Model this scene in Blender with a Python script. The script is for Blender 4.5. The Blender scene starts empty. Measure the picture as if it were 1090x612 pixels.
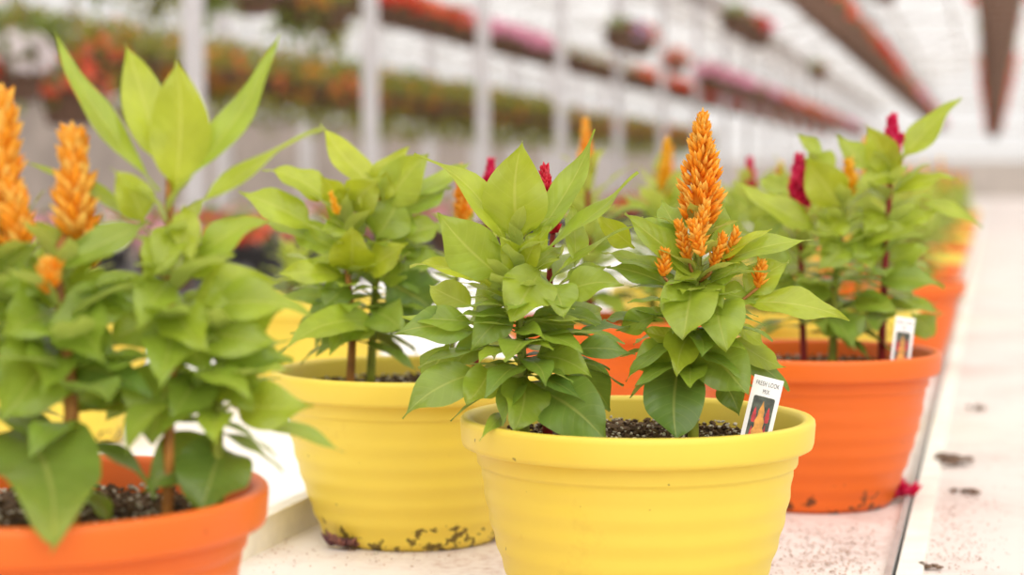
import bpy, math, random
from mathutils import Vector, Matrix
random.seed(7)
SC = bpy.context.scene
COL = SC.collection
PI = math.pi
BZ = 0.80                      # bench top
# ------------------------------------------------------------------ camera frame
TH = math.atan(.2546); PT = math.atan(.058); FPX = 2000.0
CAM = Vector((0, 0, BZ + .341))
_s, _c, _sp, _cp = math.sin(TH), math.cos(TH), math.sin(PT), math.cos(PT)
RV = Vector((_c, _s, 0)); FV = Vector((-_s*_cp, _c*_cp, -_sp)); UV_ = Vector((-_s*_sp, _c*_sp, _cp))
def W(px, py, d):
    return CAM + d*(FV + (px-545)/FPX*RV + (306-py)/FPX*UV_)
def on_bench(px, py, z=BZ):
    v = FV + (px-545)/FPX*RV + (306-py)/FPX*UV_
    return CAM + v*((z-CAM.z)/v.z)

# ------------------------------------------------------------------ helpers
class MB:
    def __init__(s): s.v=[]; s.f=[]; s.uv=[]; s.t=[]
    def add(s, vs, fs, uvs=None, tint=0.5):
        o=len(s.v); s.v+=[tuple(v) for v in vs]
        s.uv += uvs if uvs else [(0.,0.)]*len(vs)
        s.t += tint if isinstance(tint, list) else [tint]*len(vs)
        s.f += [tuple(i+o for i in f) for f in fs]
    def build(s, name, mat, parent=None, origin=None, smooth=True):
        me=bpy.data.meshes.new(name)
        if origin is not None:
            vs=[(v[0]-origin[0], v[1]-origin[1], v[2]-origin[2]) for v in s.v]
        else: vs=s.v
        me.from_pydata(vs,[],s.f)
        ul=me.uv_layers.new(name='UVMap')
        li=[0]*len(me.loops); me.loops.foreach_get('vertex_index', li)
        flat=[]
        for i in li: flat += s.uv[i]
        ul.data.foreach_set('uv', flat)
        a=me.attributes.new('tint','FLOAT','POINT'); a.data.foreach_set('value', s.t)
        if smooth: me.polygons.foreach_set('use_smooth',[True]*len(me.polygons))
        me.update()
        if mat: me.materials.append(mat)
        o=bpy.data.objects.new(name, me); COL.objects.link(o)
        if parent: o.parent=parent
        elif origin is not None: o.location=origin
        return o

def tag(o, label=None, cat=None, group=None, kind=None):
    if label: o['label']=label
    if cat: o['category']=cat
    if group: o['group']=group
    if kind: o['kind']=kind
    return o
def empty(name, loc, rz=0.0):
    o=bpy.data.objects.new(name, None); COL.objects.link(o)
    o.location=loc; o.rotation_euler.z=rz; o.empty_display_size=.05
    return o
def copy_tree(o, parent=None):
    c=o.copy(); COL.objects.link(c)
    if parent: c.parent=parent
    for ch in list(o.children): copy_tree(ch, c)
    return c
def box(mb, a, b, tint=.5):
    x0,y0,z0=a; x1,y1,z1=b
    mb.add([(x0,y0,z0),(x1,y0,z0),(x1,y1,z0),(x0,y1,z0),(x0,y0,z1),(x1,y0,z1),(x1,y1,z1),(x0,y1,z1)],
           [(0,3,2,1),(4,5,6,7),(0,1,5,4),(1,2,6,5),(2,3,7,6),(3,0,4,7)], None, tint)
def frame_of(d):
    d=d.normalized(); a=Vector((0,0,1)) if abs(d.z)<.95 else Vector((1,0,0))
    u=d.cross(a).normalized(); return u, d.cross(u).normalized()
def tube(mb, pts, r0, r1=None, n=8, tint=.5, cap=True):
    pts=[Vector(p) for p in pts]; r1=r0 if r1 is None else r1
    vs=[]; fs=[]; m=len(pts)
    for i,p in enumerate(pts):
        d=pts[min(i+1,m-1)]-pts[max(i-1,0)]
        u,w=frame_of(d); r=r0+(r1-r0)*i/max(1,m-1)
        for k in range(n):
            a=2*PI*k/n; vs.append(p+u*(math.cos(a)*r)+w*(math.sin(a)*r))
    for i in range(m-1):
        for k in range(n):
            a=i*n+k; b=i*n+(k+1)%n; fs.append((a,b,b+n,a+n))
    if cap: fs.append(tuple(range(n-1,-1,-1))); fs.append(tuple(range((m-1)*n,m*n)))
    mb.add(vs,fs,None,tint)
def smooth_path(pts, k=4):
    pts=[Vector(p) for p in pts]; out=[]
    for i in range(len(pts)-1):
        p0=pts[max(i-1,0)];p1=pts[i];p2=pts[i+1];p3=pts[min(i+2,len(pts)-1)]
        for j in range(k):
            t=j/k
            out.append(.5*((2*p1)+(p2-p0)*t+(2*p0-5*p1+4*p2-p3)*t*t+(3*p1-p0-3*p2+p3)*t**3))
    out.append(pts[-1]); return out
def lathe(mb, prof, n=72, wob=0):
    vs=[];fs=[]
    for (r,z) in prof:
        for k in range(n):
            a=2*PI*k/n; vs.append((r*math.cos(a), r*math.sin(a), z))
    for i in range(len(prof)-1):
        for k in range(n):
            a=i*n+k;b=i*n+(k+1)%n; fs.append((a,b,b+n,a+n))
    mb.add(vs,fs)
ICO_V=[]; ICO_F=[]
def _ico():
    t=(1+5**.5)/2
    for p in [(-1,t,0),(1,t,0),(-1,-t,0),(1,-t,0),(0,-1,t),(0,1,t),(0,-1,-t),(0,1,-t),(t,0,-1),(t,0,1),(-t,0,-1),(-t,0,1)]:
        ICO_V.append(Vector(p).normalized())
    ICO_F.extend([(0,11,5),(0,5,1),(0,1,7),(0,7,10),(0,10,11),(1,5,9),(5,11,4),(11,10,2),(10,7,6),(7,1,8),(3,9,4),(3,4,2),(3,2,6),(3,6,8),(3,8,9),(4,9,5),(2,4,11),(6,2,10),(8,6,7),(9,8,1)])
_ico()
def lump(mb, c, r, sq=1.0, rough=.35, rng=random, tint=.5):
    sx=r*rng.uniform(.7,1.3); sy=r*rng.uniform(.7,1.3); sz=r*sq*rng.uniform(.7,1.2); a=rng.uniform(0,6.28)
    ca,sa=math.cos(a),math.sin(a); vs=[]
    for v in ICO_V:
        k=1+rng.uniform(-rough,rough); x,y,z=v.x*sx*k,v.y*sy*k,v.z*sz*k
        vs.append((c[0]+x*ca-y*sa, c[1]+x*sa+y*ca, c[2]+z))
    mb.add(vs,ICO_F,None,tint)

# ------------------------------------------------------------------ materials
def lin(r,g,b):
    f=lambda c:(c/12.92 if c<=.04045 else ((c+.055)/1.055)**2.4)
    return (f(r/255),f(g/255),f(b/255),1)
def newmat(name):
    m=bpy.data.materials.new(name); m.use_nodes=True
    nt=m.node_tree; nt.nodes.clear()
    out=nt.nodes.new('ShaderNodeOutputMaterial')
    return m,nt,out
def N(nt,t,**kw):
    n=nt.nodes.new(t)
    for k,v in kw.items(): setattr(n,k,v)
    return n
def L(nt,a,b): nt.links.new(a,b)
def math_(nt,op,a,b=None,c=None):
    n=N(nt,'ShaderNodeMath',operation=op)
    for i,x in enumerate((a,b,c)):
        if x is None: continue
        if isinstance(x,(int,float)): n.inputs[i].default_value=x
        else: L(nt,x,n.inputs[i])
    return n.outputs[0]
def ramp(nt,fac,stops,interp='LINEAR'):
    n=N(nt,'ShaderNodeValToRGB'); cr=n.color_ramp; cr.interpolation=interp
    while len(cr.elements)<len(stops): cr.elements.new(.5)
    for e,(p,c) in zip(cr.elements,stops): e.position=p; e.color=c
    if fac is not None: L(nt,fac,n.inputs[0])
    return n.outputs[0]
def mixc(nt,fac,a,b,mode='MIX'):
    n=N(nt,'ShaderNodeMix',data_type='RGBA',blend_type=mode)
    for s,x in ((0,fac),(6,a),(7,b)):
        if isinstance(x,(int,float)): n.inputs[s].default_value=x
        elif isinstance(x,tuple): n.inputs[s].default_value=x
        else: L(nt,x,n.inputs[s])
    return n.outputs[2]
def noise(nt,scale,detail=3,rough=.5,coord='Object',sv=None):
    tc=N(nt,'ShaderNodeTexCoord'); n=N(nt,'ShaderNodeTexNoise')
    n.inputs['Scale'].default_value=scale; n.inputs['Detail'].default_value=detail; n.inputs['Roughness'].default_value=rough
    if sv:
        mp=N(nt,'ShaderNodeMapping'); mp.inputs['Scale'].default_value=sv
        L(nt,tc.outputs[coord],mp.inputs[0]); L(nt,mp.outputs[0],n.inputs['Vector'])
    else: L(nt,tc.outputs[coord],n.inputs['Vector'])
    return n.outputs[0]
def princ(nt,col,rough=.5,spec=.5,bump=None,bs=.3,bd=.002):
    p=N(nt,'ShaderNodeBsdfPrincipled')
    if isinstance(col,tuple): p.inputs['Base Color'].default_value=col
    else: L(nt,col,p.inputs['Base Color'])
    p.inputs['Roughness'].default_value=rough
    p.inputs['Specular IOR Level'].default_value=spec
    if bump is not None:
        b=N(nt,'ShaderNodeBump'); b.inputs['Strength'].default_value=bs; b.inputs['Distance'].default_value=bd
        L(nt,bump,b.inputs['Height']); L(nt,b.outputs[0],p.inputs['Normal'])
    return p
def simple(name,col,rough=.5,spec=.5,var=.08,scale=30,transl=0):
    m,nt,out=newmat(name)
    dark=tuple(c*(1-var*2) for c in col[:3])+(1,); lt=tuple(min(1,c*(1+var)) for c in col[:3])+(1,)
    c=ramp(nt,noise(nt,scale),[(.3,dark),(.7,lt)])
    p=princ(nt,c,rough,spec)
    if transl:
        t=N(nt,'ShaderNodeBsdfTranslucent'); L(nt,c,t.inputs[0]); mx=N(nt,'ShaderNodeMixShader'); mx.inputs[0].default_value=transl
        L(nt,p.outputs[0],mx.inputs[1]); L(nt,t.outputs[0],mx.inputs[2]); L(nt,mx.outputs[0],out.inputs[0])
    else: L(nt,p.outputs[0],out.inputs[0])
    return m

def leaf_material(name, old, mid, young, under=.35, rough=.34):
    m,nt,out=newmat(name)
    at=N(nt,'ShaderNodeAttribute',attribute_name='tint')
    col=ramp(nt,at.outputs['Fac'],[(0,old),(.5,mid),(1,young)])
    uv=N(nt,'ShaderNodeUVMap'); sx=N(nt,'ShaderNodeSeparateXYZ'); L(nt,uv.outputs[0],sx.inputs[0])
    u=math_(nt,'ABSOLUTE',math_(nt,'MULTIPLY_ADD',sx.outputs[0],2.0,-1.0))
    s=sx.outputs[1]
    q=math_(nt,'MULTIPLY',math_(nt,'SUBTRACT',s,math_(nt,'MULTIPLY',u,.20)),9.0)
    fr=math_(nt,'ABSOLUTE',math_(nt,'SUBTRACT',math_(nt,'FRACT',q),.5))     # 0 at vein
    side=N(nt,'ShaderNodeMapRange',interpolation_type='SMOOTHSTEP'); L(nt,fr,side.inputs[0])
    side.inputs[1].default_value=.0; side.inputs[2].default_value=.07; side.inputs[3].default_value=1; side.inputs[4].default_value=0
    midv=N(nt,'ShaderNodeMapRange',interpolation_type='SMOOTHSTEP'); L(nt,u,midv.inputs[0])
    midv.inputs[1].default_value=.015; midv.inputs[2].default_value=.075; midv.inputs[3].default_value=1; midv.inputs[4].default_value=0
    vein=math_(nt,'MAXIMUM',math_(nt,'MULTIPLY',side.outputs[0],.32),midv.outputs[0])
    bl=N(nt,'ShaderNodeMapRange'); L(nt,noise(nt,45,3),bl.inputs[0]); bl.inputs[1].default_value=.35; bl.inputs[2].default_value=.7
    bl.inputs[3].default_value=.86; bl.inputs[4].default_value=1.1
    hs=N(nt,'ShaderNodeHueSaturation'); L(nt,col,hs.inputs['Color']); L(nt,bl.outputs[0],hs.inputs['Value'])
    veincol=mixc(nt,.55,col,lin(214,216,120))
    c1=mixc(nt,math_(nt,'MULTIPLY',vein,.6),hs.outputs[0],veincol)
    geo=N(nt,'ShaderNodeNewGeometry')
    pale=mixc(nt,under,c1,lin(196,208,150))
    c2=mixc(nt,geo.outputs['Backfacing'],c1,pale)
    quilt=math_(nt,'MULTIPLY',math_(nt,'SUBTRACT',fr,math_(nt,'MULTIPLY',midv.outputs[0],.6)),1.0)
    p=princ(nt,c2,rough,.62,quilt,.3,.0011)
    tr=N(nt,'ShaderNodeBsdfTranslucent')
    tcol=mixc(nt,.35,c2,lin(205,215,40)); L(nt,tcol,tr.inputs[0])
    mx=N(nt,'ShaderNodeMixShader'); mx.inputs[0].default_value=.45
    L(nt,p.outputs[0],mx.inputs[1]); L(nt,tr.outputs[0],mx.inputs[2]); L(nt,mx.outputs[0],out.inputs[0])
    return m

def plume_material(name, dark, mid, tip):
    m,nt,out=newmat(name)
    at=N(nt,'ShaderNodeAttribute',attribute_name='tint')
    c=ramp(nt,at.outputs['Fac'],[(0,dark),(.5,mid),(1,tip)])
    p=princ(nt,c,.55,.25)
    tr=N(nt,'ShaderNodeBsdfTranslucent'); L(nt,c,tr.inputs[0])
    mx=N(nt,'ShaderNodeMixShader'); mx.inputs[0].default_value=.56
    L(nt,p.outputs[0],mx.inputs[1]); L(nt,tr.outputs[0],mx.inputs[2]); L(nt,mx.outputs[0],out.inputs[0])
    return m

def pot_material(name, col, dirtcol, transl=.0, dirt=1.0):
    m,nt,out=newmat(name)
    var=ramp(nt,noise(nt,9,4),[(.3,tuple(c*.93 for c in col[:3])+(1,)),(.7,col)])
    tc=N(nt,'ShaderNodeTexCoord'); sx=N(nt,'ShaderNodeSeparateXYZ'); L(nt,tc.outputs['Object'],sx.inputs[0])
    z=sx.outputs[2]
    # splashed potting soil: specks, thick on the foot of the pot and rare above
    n1=noise(nt,75,4,.55)
    foot=N(nt,'ShaderNodeMapRange'); L(nt,z,foot.inputs[0]); foot.inputs[1].default_value=.0; foot.inputs[2].default_value=.045
    foot.inputs[3].default_value=.52-.02*dirt; foot.inputs[4].default_value=.72
    sp=N(nt,'ShaderNodeMapRange'); L(nt,math_(nt,'SUBTRACT',n1,foot.outputs[0]),sp.inputs[0])
    sp.inputs[1].default_value=0; sp.inputs[2].default_value=.04
    sm=N(nt,'ShaderNodeMapRange'); L(nt,noise(nt,14,5,.7),sm.inputs[0]); sm.inputs[1].default_value=.62; sm.inputs[2].default_value=.85
    sm.inputs[3].default_value=0; sm.inputs[4].default_value=.45
    c1=mixc(nt,sm.outputs[0],var,dirtcol)
    c2=mixc(nt,math_(nt,'MULTIPLY',sp.outputs[0],.85),c1,lin(70,48,25))
    p=princ(nt,c2,.42,.4,noise(nt,260,2),.04,.001)
    p.inputs['Subsurface Weight'].default_value=0
    tr=N(nt,'ShaderNodeBsdfTranslucent'); L(nt,c2,tr.inputs[0])
    mx=N(nt,'ShaderNodeMixShader'); mx.inputs[0].default_value=transl
    L(nt,p.outputs[0],mx.inputs[1]); L(nt,tr.outputs[0],mx.inputs[2]); L(nt,mx.outputs[0],out.inputs[0])
    return m

def bench_material(name, base, stain, thr=.5, sc=7):
    m,nt,out=newmat(name)
    n1=noise(nt,sc,6,.62); n2=noise(nt,90,4,.6); n3=noise(nt,3,3)
    st=N(nt,'ShaderNodeMapRange'); L(nt,n1,st.inputs[0]); st.inputs[1].default_value=thr; st.inputs[2].default_value=thr+.22
    st.inputs[3].default_value=0; st.inputs[4].default_value=.6
    gr=N(nt,'ShaderNodeMapRange'); L(nt,n2,gr.inputs[0]); gr.inputs[1].default_value=.45; gr.inputs[2].default_value=.7
    f=math_(nt,'MULTIPLY',st.outputs[0],math_(nt,'MULTIPLY_ADD',gr.outputs[0],.9,.35))
    c=mixc(nt,f,base,stain)
    c=mixc(nt,math_(nt,'MULTIPLY',n3,.12),c,lin(236,214,208))
    p=princ(nt,c,.55,.35,n2,.15,.001)
    L(nt,p.outputs[0],out.inputs[0]); return m

M={}
M['leaf']=leaf_material('celosia leaf', lin(98,136,62), lin(153,179,62), lin(184,194,48))
M['leaf_far']=leaf_material('celosia leaf beyond', lin(118,152,62), lin(160,186,62), lin(192,202,60))
M['stem']=simple('green stem', lin(150,160,50),.5,.4,.15,60,.1)
M['stem_red']=simple('red stem', lin(150,40,38),.5,.4,.15,60,.1)
M['stem_mixed']=simple('orange flushed stem', lin(178,120,50),.5,.4,.3,40,.1)
M['plume_orange']=plume_material('orange plume', lin(255,160,34), lin(255,190,52), lin(255,226,120))
M['plume_yellow']=plume_material('yellow plume', lin(240,176,30), lin(252,204,44), lin(255,226,110))
M['plume_magenta']=plume_material('magenta plume', lin(196,16,70), lin(234,36,96), lin(246,90,140))
M['plume_red']=plume_material('red plume', lin(196,20,50), lin(232,48,74), lin(246,104,120))
M['pot_yellow']=pot_material('yellow plastic', lin(243,216,84), lin(206,164,60),.06)
M['pot_orange']=pot_material('orange plastic', lin(238,112,32), lin(196,84,34),.06,.6)
M['soil']=simple('potting soil', lin(104,82,60),.9,.2,.35,120)
M['perlite']=simple('perlite', lin(206,196,176),.8,.3,.12,80)
M['bench_white']=bench_material('white tray', lin(236,230,226), lin(176,140,128), .40, 7)
M['bench_clean']=bench_material('white bench', lin(250,247,244), lin(205,180,165), .60, 5)
M['bench_right']=bench_material('worn white bench', lin(226,217,211), lin(160,136,124), .44, 5)
M['rail']=simple('cream rail', lin(244,240,230),.5,.4,.06,30)
M['alu']=simple('aluminium', lin(176,176,174),.35,.6,.08,50)
M['post']=simple('white painted post', lin(216,213,215),.5,.4,.04,8)
M['basket']=simple('brown basket', lin(128,100,84),.7,.3,.12,20)
M['wire']=simple('hanger wire', lin(150,148,146),.4,.5,.05,20)
M['olive']=leaf_material('olive foliage', lin(92,96,26), lin(132,130,34), lin(172,164,56))
M['green_far']=leaf_material('green foliage', lin(58,84,34), lin(96,128,44), lin(150,172,74))
for k,c in dict(red=(240,60,44),coral=(244,116,84),pink=(246,172,200),white=(250,240,242),orange=(222,150,66),lilac=(196,164,208),magenta=(214,60,120),yellow=(232,190,50)).items():
    M['petal_'+k]=simple(k+' petals', lin(*c),.6,.2,.06,20,.3)
M['card']=simple('tag card', lin(246,244,242),.35,.4,.015,10)
M['print_dark']=simple('printed dark green', lin(84,90,76),.35,.4,.35,160)
M['print_orange']=simple('printed orange', lin(228,160,70),.35,.4,.18,220)
M['print_red']=simple('printed red', lin(206,52,58),.35,.4,.2,200)
M['ink']=simple('ink', lin(66,66,72),.5,.2,.02,10)
M['edge_pink']=simple('tag edge', lin(222,120,150),.5,.3,.05,30)
M['crumb']=simple('soil crumbs', lin(200,174,162),.9,.2,.2,120)
M['clod']=simple('soil clod', lin(126,104,88),.9,.2,.3,120)
M['concrete']=simple('concrete floor', lin(168,160,152),.8,.2,.12,3)
M['curtain']=simple('side wall curtain', lin(182,170,162),.8,.2,.1,2)
M['endwall']=simple('end wall board', lin(200,190,182),.8,.2,.08,2)
M['truss']=simple('galvanised truss', lin(220,217,214),.5,.4,.05,6)
M['grey']=simple('dark grey tray', lin(92,90,90),.6,.3,.1,8)
m,nt,out=newmat('greenhouse glazing')
tp=N(nt,'ShaderNodeBsdfTransparent'); tp.inputs[0].default_value=(.95,.95,.95,1)
tl=N(nt,'ShaderNodeBsdfTranslucent'); tl.inputs[0].default_value=(.92,.9,.88,1)
df=N(nt,'ShaderNodeBsdfDiffuse'); df.inputs[0].default_value=(.85,.84,.82,1)
m1=N(nt,'ShaderNodeMixShader'); m1.inputs[0].default_value=.4; L(nt,tl.outputs[0],m1.inputs[1]); L(nt,df.outputs[0],m1.inputs[2])
m2=N(nt,'ShaderNodeMixShader'); L(nt,math_(nt,'MULTIPLY_ADD',noise(nt,.6,2),.16,.14),m2.inputs[0]); L(nt,tp.outputs[0],m2.inputs[1]); L(nt,m1.outputs[0],m2.inputs[2]); L(nt,m2.outputs[0],out.inputs[0])
M['glazing']=m

# ------------------------------------------------------------------ leaves and plumes
def leaf(mb, b, t, w, nrm, arch=.12, fold=.30, tint=.5, round_=0., ripple=.085, rng=random, ns=13, nv=6, petiole=.06):
    """one leaf blade from b to t, width w, upper face towards nrm; UV: x across, y along"""
    b=Vector(b); t=Vector(t); d=t-b; Ln=d.length
    if Ln<1e-5: return
    a=d/Ln; nrm=(nrm-a*nrm.dot(a))
    nrm = nrm.normalized() if nrm.length>1e-4 else frame_of(a)[0]
    cpt=(b+t)/2 + nrm*arch*Ln
    cpt2=t - a*Ln*.25 + nrm*arch*Ln*.55
    ph=rng.uniform(0,6.28); fq=rng.uniform(9,15); tw=rng.uniform(-.7,.7); side=rng.uniform(-.07,.07)
    vs=[];uvs=[];fs=[]
    p_=.86-.36*round_; q_=1.72-1.15*round_
    mx=p_/(p_+q_); norm=(mx**p_)*((1-mx)**q_)
    for i in range(ns+1):
        s=i/ns; s2=s**1.0
        # cubic bezier b, c1, c2, t
        c1=b+(cpt-b)*.8
        P=((1-s2)**3)*b+3*((1-s2)**2)*s2*c1+3*(1-s2)*s2*s2*cpt2+s2**3*t
        T=(3*((1-s2)**2)*(c1-b)+6*(1-s2)*s2*(cpt2-c1)+3*s2*s2*(t-cpt2))
        T=T.normalized() if T.length>1e-6 else a
        X=T.cross(nrm); X=X.normalized() if X.length>1e-5 else frame_of(T)[0]
        Nn=X.cross(T).normalized()
        ang=tw*(s-.3); Xr=X*math.cos(ang)+Nn*math.sin(ang); Nr=Nn*math.cos(ang)-X*math.sin(ang)
        sp=max(0.,(s-petiole)/(1-petiole))
        hw=.5*w*((sp**p_)*((1-sp)**q_)/norm if 0<sp<1 else 0)
        hw=max(hw,.0011 if s<.5 else .0001)
        P=P+X*(side*Ln*math.sin(PI*s))
        for j in range(nv+1):
            v=-1+2*j/nv
            off=fold*abs(v)*hw + ripple*w*math.sin(fq*s+ph+(1.7 if v>0 else 0))*v*v - .10*hw*v*v*v*v
            vs.append(P+Xr*(v*hw)+Nr*off); uvs.append(((v+1)/2,s))
    m=nv+1
    for i in range(ns):
        for j in range(nv):
            k=i*m+j; fs.append((k,k+1,k+1+m,k+m))
    mb.add(vs,fs,uvs,tint)

def img_leaf(mb, dep, bx,by,tx,ty,w, roll=20, tint=.5, dt=0., db=0., arch=.12, round_=0., rng=random, fold=.30, ripple=.085):
    """leaf given by where its foot and its tip stand; w in pixels of that distance, roll turns the face from the viewer upward"""
    b=W(bx,by,dep+db); t=W(tx,ty,dep+dt); w=w*(1.12-.1*round_)
    a=(t-b).normalized(); cdir=(CAM-(b+t)/2).normalized(); cdir=(cdir-a*cdir.dot(a)).normalized()
    sdir=a.cross(cdir)
    if sdir.z<0: sdir=-sdir
    r=math.radians(roll); n=cdir*math.cos(r)+sdir*math.sin(r)
    leaf(mb,b,t,w/FPX*dep,n,arch,fold,tint,round_,ripple,rng)

def spikelet(mb, b, d, ln, r, tint, bend=Vector((0,0,.3))):
    u,w=frame_of(d); d=d.normalized(); vs=[];fs=[]
    for i,(s,k) in enumerate(((0,.35),(.35,1.),(.7,.6))):
        c=b+d*(ln*s)+bend*(ln*s*s*.6)
        for j in range(5):
            a=2*PI*j/5; vs.append(c+u*(math.cos(a)*r*k)+w*(math.sin(a)*r*k))
    vs.append(b+d*ln+bend*(ln*.6))
    for i in range(2):
        for j in range(5):
            a=i*5+j; b2=i*5+(j+1)%5; fs.append((a,b2,b2+5,a+5))
    for j in range(5): fs.append((10+j,10+(j+1)%5,15))
    tl=[max(0,min(1,tint-.15))]*5+[tint]*5+[min(1,tint+.1)]*5+[min(1,tint+.25)]
    mb.add(vs,fs,None,tl)
def plume(mb, b, t, r, n=120, rng=random, sl=.012, sr=.0022):
    b=Vector(b); t=Vector(t); ax=t-b; Ln=ax.length; ax.normalize(); u,w=frame_of(ax)
    tube(mb,[b+ax*(Ln*k/6) for k in range(7)],r*.32,r*.12,6,.3)
    for i in range(n):
        s=((i+.5)/n)**.85; az=i*2.39996+rng.uniform(-.3,.3)
        pr=r*min(1,.66+1.6*s)*((1-s)**.66)
        lump_=.84+.24*math.sin(az*3+s*9)*math.sin(s*23)
        rad=u*math.cos(az)+w*math.sin(az)
        out=.85+1.0*(1-s)
        d=(rad*out+ax*(1.0)).normalized()
        ll=sl*rng.uniform(.75,1.25)*(1-.35*s)
        base=b+ax*(Ln*s*.93)+rad*max(0,pr*lump_-ll*out*.55)
        spikelet(mb,base,d,ll,sr*rng.uniform(.8,1.25),rng.uniform(.15,.8),ax*.35)
    spikelet(mb,b+ax*(Ln*.9),ax,Ln*.1+sl*.4,sr*1.1,.6,Vector((0,0,0)))

def fill_leaves(mb, path, n, L0, L1, w=.37, t0=0., t1=1., tint0=.15, tint1=.85, rng=random, elev0=-20, elev1=45, az0=0., bias=None):
    """spiral of leaves round a stem"""
    path=[Vector(p) for p in path]
    seg=[(path[i+1]-path[i]).length for i in range(len(path)-1)]; tot=sum(seg)
    for i in range(n):
        k=(i+.5)/n; s=t0+(t1-t0)*k; dd=s*tot; j=0
        while j<len(seg)-1 and dd>seg[j]: dd-=seg[j]; j+=1
        P=path[j].lerp(path[j+1],min(1,dd/max(1e-6,seg[j])))
        az=az0+i*2.39996+rng.uniform(-.35,.35)
        el=math.radians(elev0+(elev1-elev0)*k+rng.uniform(-14,14))
        ln=(L0+(L1-L0)*k)*rng.uniform(.75,1.1)
        d=Vector((math.cos(az)*math.cos(el),math.sin(az)*math.cos(el),math.sin(el)))
        upn=Vector((0,0,1))-d*d.z
        leaf(mb,P,P+d*ln,ln*w*rng.uniform(.9,1.25),upn,rng.uniform(.06,.24),.28,max(0,min(1,tint0+(tint1-tint0)*k+rng.uniform(-.15,.15))),rng.uniform(0,.3),.05,rng,10,4)

# ------------------------------------------------------------------ pots
POT_H=.160; RIM_R=.135
def pot_wall_profile():
    pr=[(.0,.004),(.060,.004),(.076,.002),(.0825,.0),(.0855,.003)]
    n=44
    for i in range(1,n+1):
        s=i/n; z=.003+s*(.122-.003)
        r=.0855+(.1185-.0855)*(1-(1-s)**1.55)
        r+=.0002*math.sin(z*2*PI/.0185)
        r+=.0004*math.sin(z*330)
        pr.append((r,z))
    pr+=[(.1195,.1235),(.1215,.1245),(.1222,.126),(.1226,.134),(.1232,.1395)]
    return pr
def rim_profile():
    return [(.1225,.1385),(.1310,.1378),(.1330,.1388),(.1340,.142),(.1350,.1555),(.1346,.1585),(.1330,.1600),(.1295,.1603),(.1262,.1592),(.1246,.1560),(.1225,.145),(.1170,.122),(.1085,.100),(.1060,.095)]
_potcache={}
def pot_parts(root, colour, rng):
    key=colour
    if key not in _potcache:
        a=MB(); lathe(a,pot_wall_profile(),80); b=MB(); lathe(b,rim_profile(),80)
        A=a.build('pot',M['pot_'+colour]); B=b.build('rim',M['pot_'+colour]); _potcache[key]=(A.data,B.data)
        bpy.data.objects.remove(A); bpy.data.objects.remove(B)
    A=bpy.data.objects.new('pot',_potcache[key][0]); COL.objects.link(A); A.parent=root; A.rotation_euler.z=rng.uniform(0,6.28)
    B=bpy.data.objects.new('rim',_potcache[key][1]); COL.objects.link(B); B.parent=A
    return A
def soil_parts(root, rng, detail=True, zs=.139):
    mb=MB(); n=40; rings=[0,.02,.04,.06,.08,.10,.112,.1215]; vs=[];fs=[]
    for ri,r in enumerate(rings):
        for k in range(n):
            a=2*PI*k/n; vs.append((r*math.cos(a),r*math.sin(a),zs+rng.uniform(-.002,.002)+.003*math.sin(a*2+r*40)-(.004 if ri>=6 else 0)))
    for i in range(len(rings)-1):
        for k in range(n):
            a=i*n+k;b=i*n+(k+1)%n; fs.append((a,b,b+n,a+n))
    mb.add(vs,fs)
    nc=1500 if detail else 160
    for i in range(nc):
        r=.114*math.sqrt(rng.random()); a=rng.uniform(0,6.28)
        lump(mb,(r*math.cos(a),r*math.sin(a),zs+rng.uniform(0,.005)),rng.uniform(.0008,.0030) if detail else rng.uniform(.003,.006),.7,.4,rng)
    s=mb.build('soil',M['soil'],root,smooth=False)
    pm=MB()
    for i in range(330 if detail else 60):
        r=.113*math.sqrt(rng.random()); a=rng.uniform(0,6.28)
        lump(pm,(r*math.cos(a),r*math.sin(a),zs+.003+rng.uniform(0,.004)),rng.uniform(.0007,.0018),.8,.45,rng)
    p=pm.build('perlite',M['perlite'],s,smooth=False); p['kind']='stuff'; p['label']='white perlite grains in the dark soil'
    return s
def new_pot(px, dep, colour, label, rng, detail=True):
    v=(px-545)/FPX
    # stands on the bench at that distance
    up=((BZ-CAM.z)/dep+_sp)/_cp
    loc=CAM+dep*(FV+v*RV+up*UV_); loc.z=BZ+.0005
    root=empty('potted_celosia',loc); tag(root,label,'potted plant','potted celosias on the benches')
    pot_parts(root,colour,rng); soil_parts(root,rng,detail)
    return root,loc
def stem_part(root, loc, dep, pts, r0=.0042, r1=.0022, mat='stem', label=None):
    P=smooth_path([W(x,y,dep+z) for x,y,z in pts],4)
    mb=MB(); tube(mb,P,r0,r1,8)
    st=mb.build('plant_stem',M[mat],root,loc)
    if label: st['label']=label
    return st,P
def plume_part(stem, loc, dep, pts, wpx, mat, label, n=120, sl=.012, sr=.0022, rng=random):
    mb=MB(); (x0,y0,z0),(x1,y1,z1)=pts
    plume(mb,W(x0,y0,dep+z0),W(x1,y1,dep+z1),wpx/2/FPX*dep,n,rng,sl,sr)
    o=mb.build('flower_plume',M[mat],stem,loc); o['label']=label
    return o
def foliage_part(stem, loc, dep, specs, fills, rng, mat='leaf'):
    mb=MB()
    for s in specs:
        kw=dict(s[8]) if len(s)>8 else {}
        bx,by,tx,ty,w,roll,tint,dt=s[:8]
        img_leaf(mb,dep,bx,by,tx,ty,w,roll,tint,dt,rng=rng,**kw)
    for f in fills: fill_leaves(mb,rng=rng,**f)
    return mb.build('foliage',M[mat],stem,loc)
# ------------------------------------------------------------------ the potted plants near the lens
def py_at(z, dep): return 306-FPX*((z-CAM.z)/dep+_sp)/_cp
def D(**k): return k
rg=random.Random(11)

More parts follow.
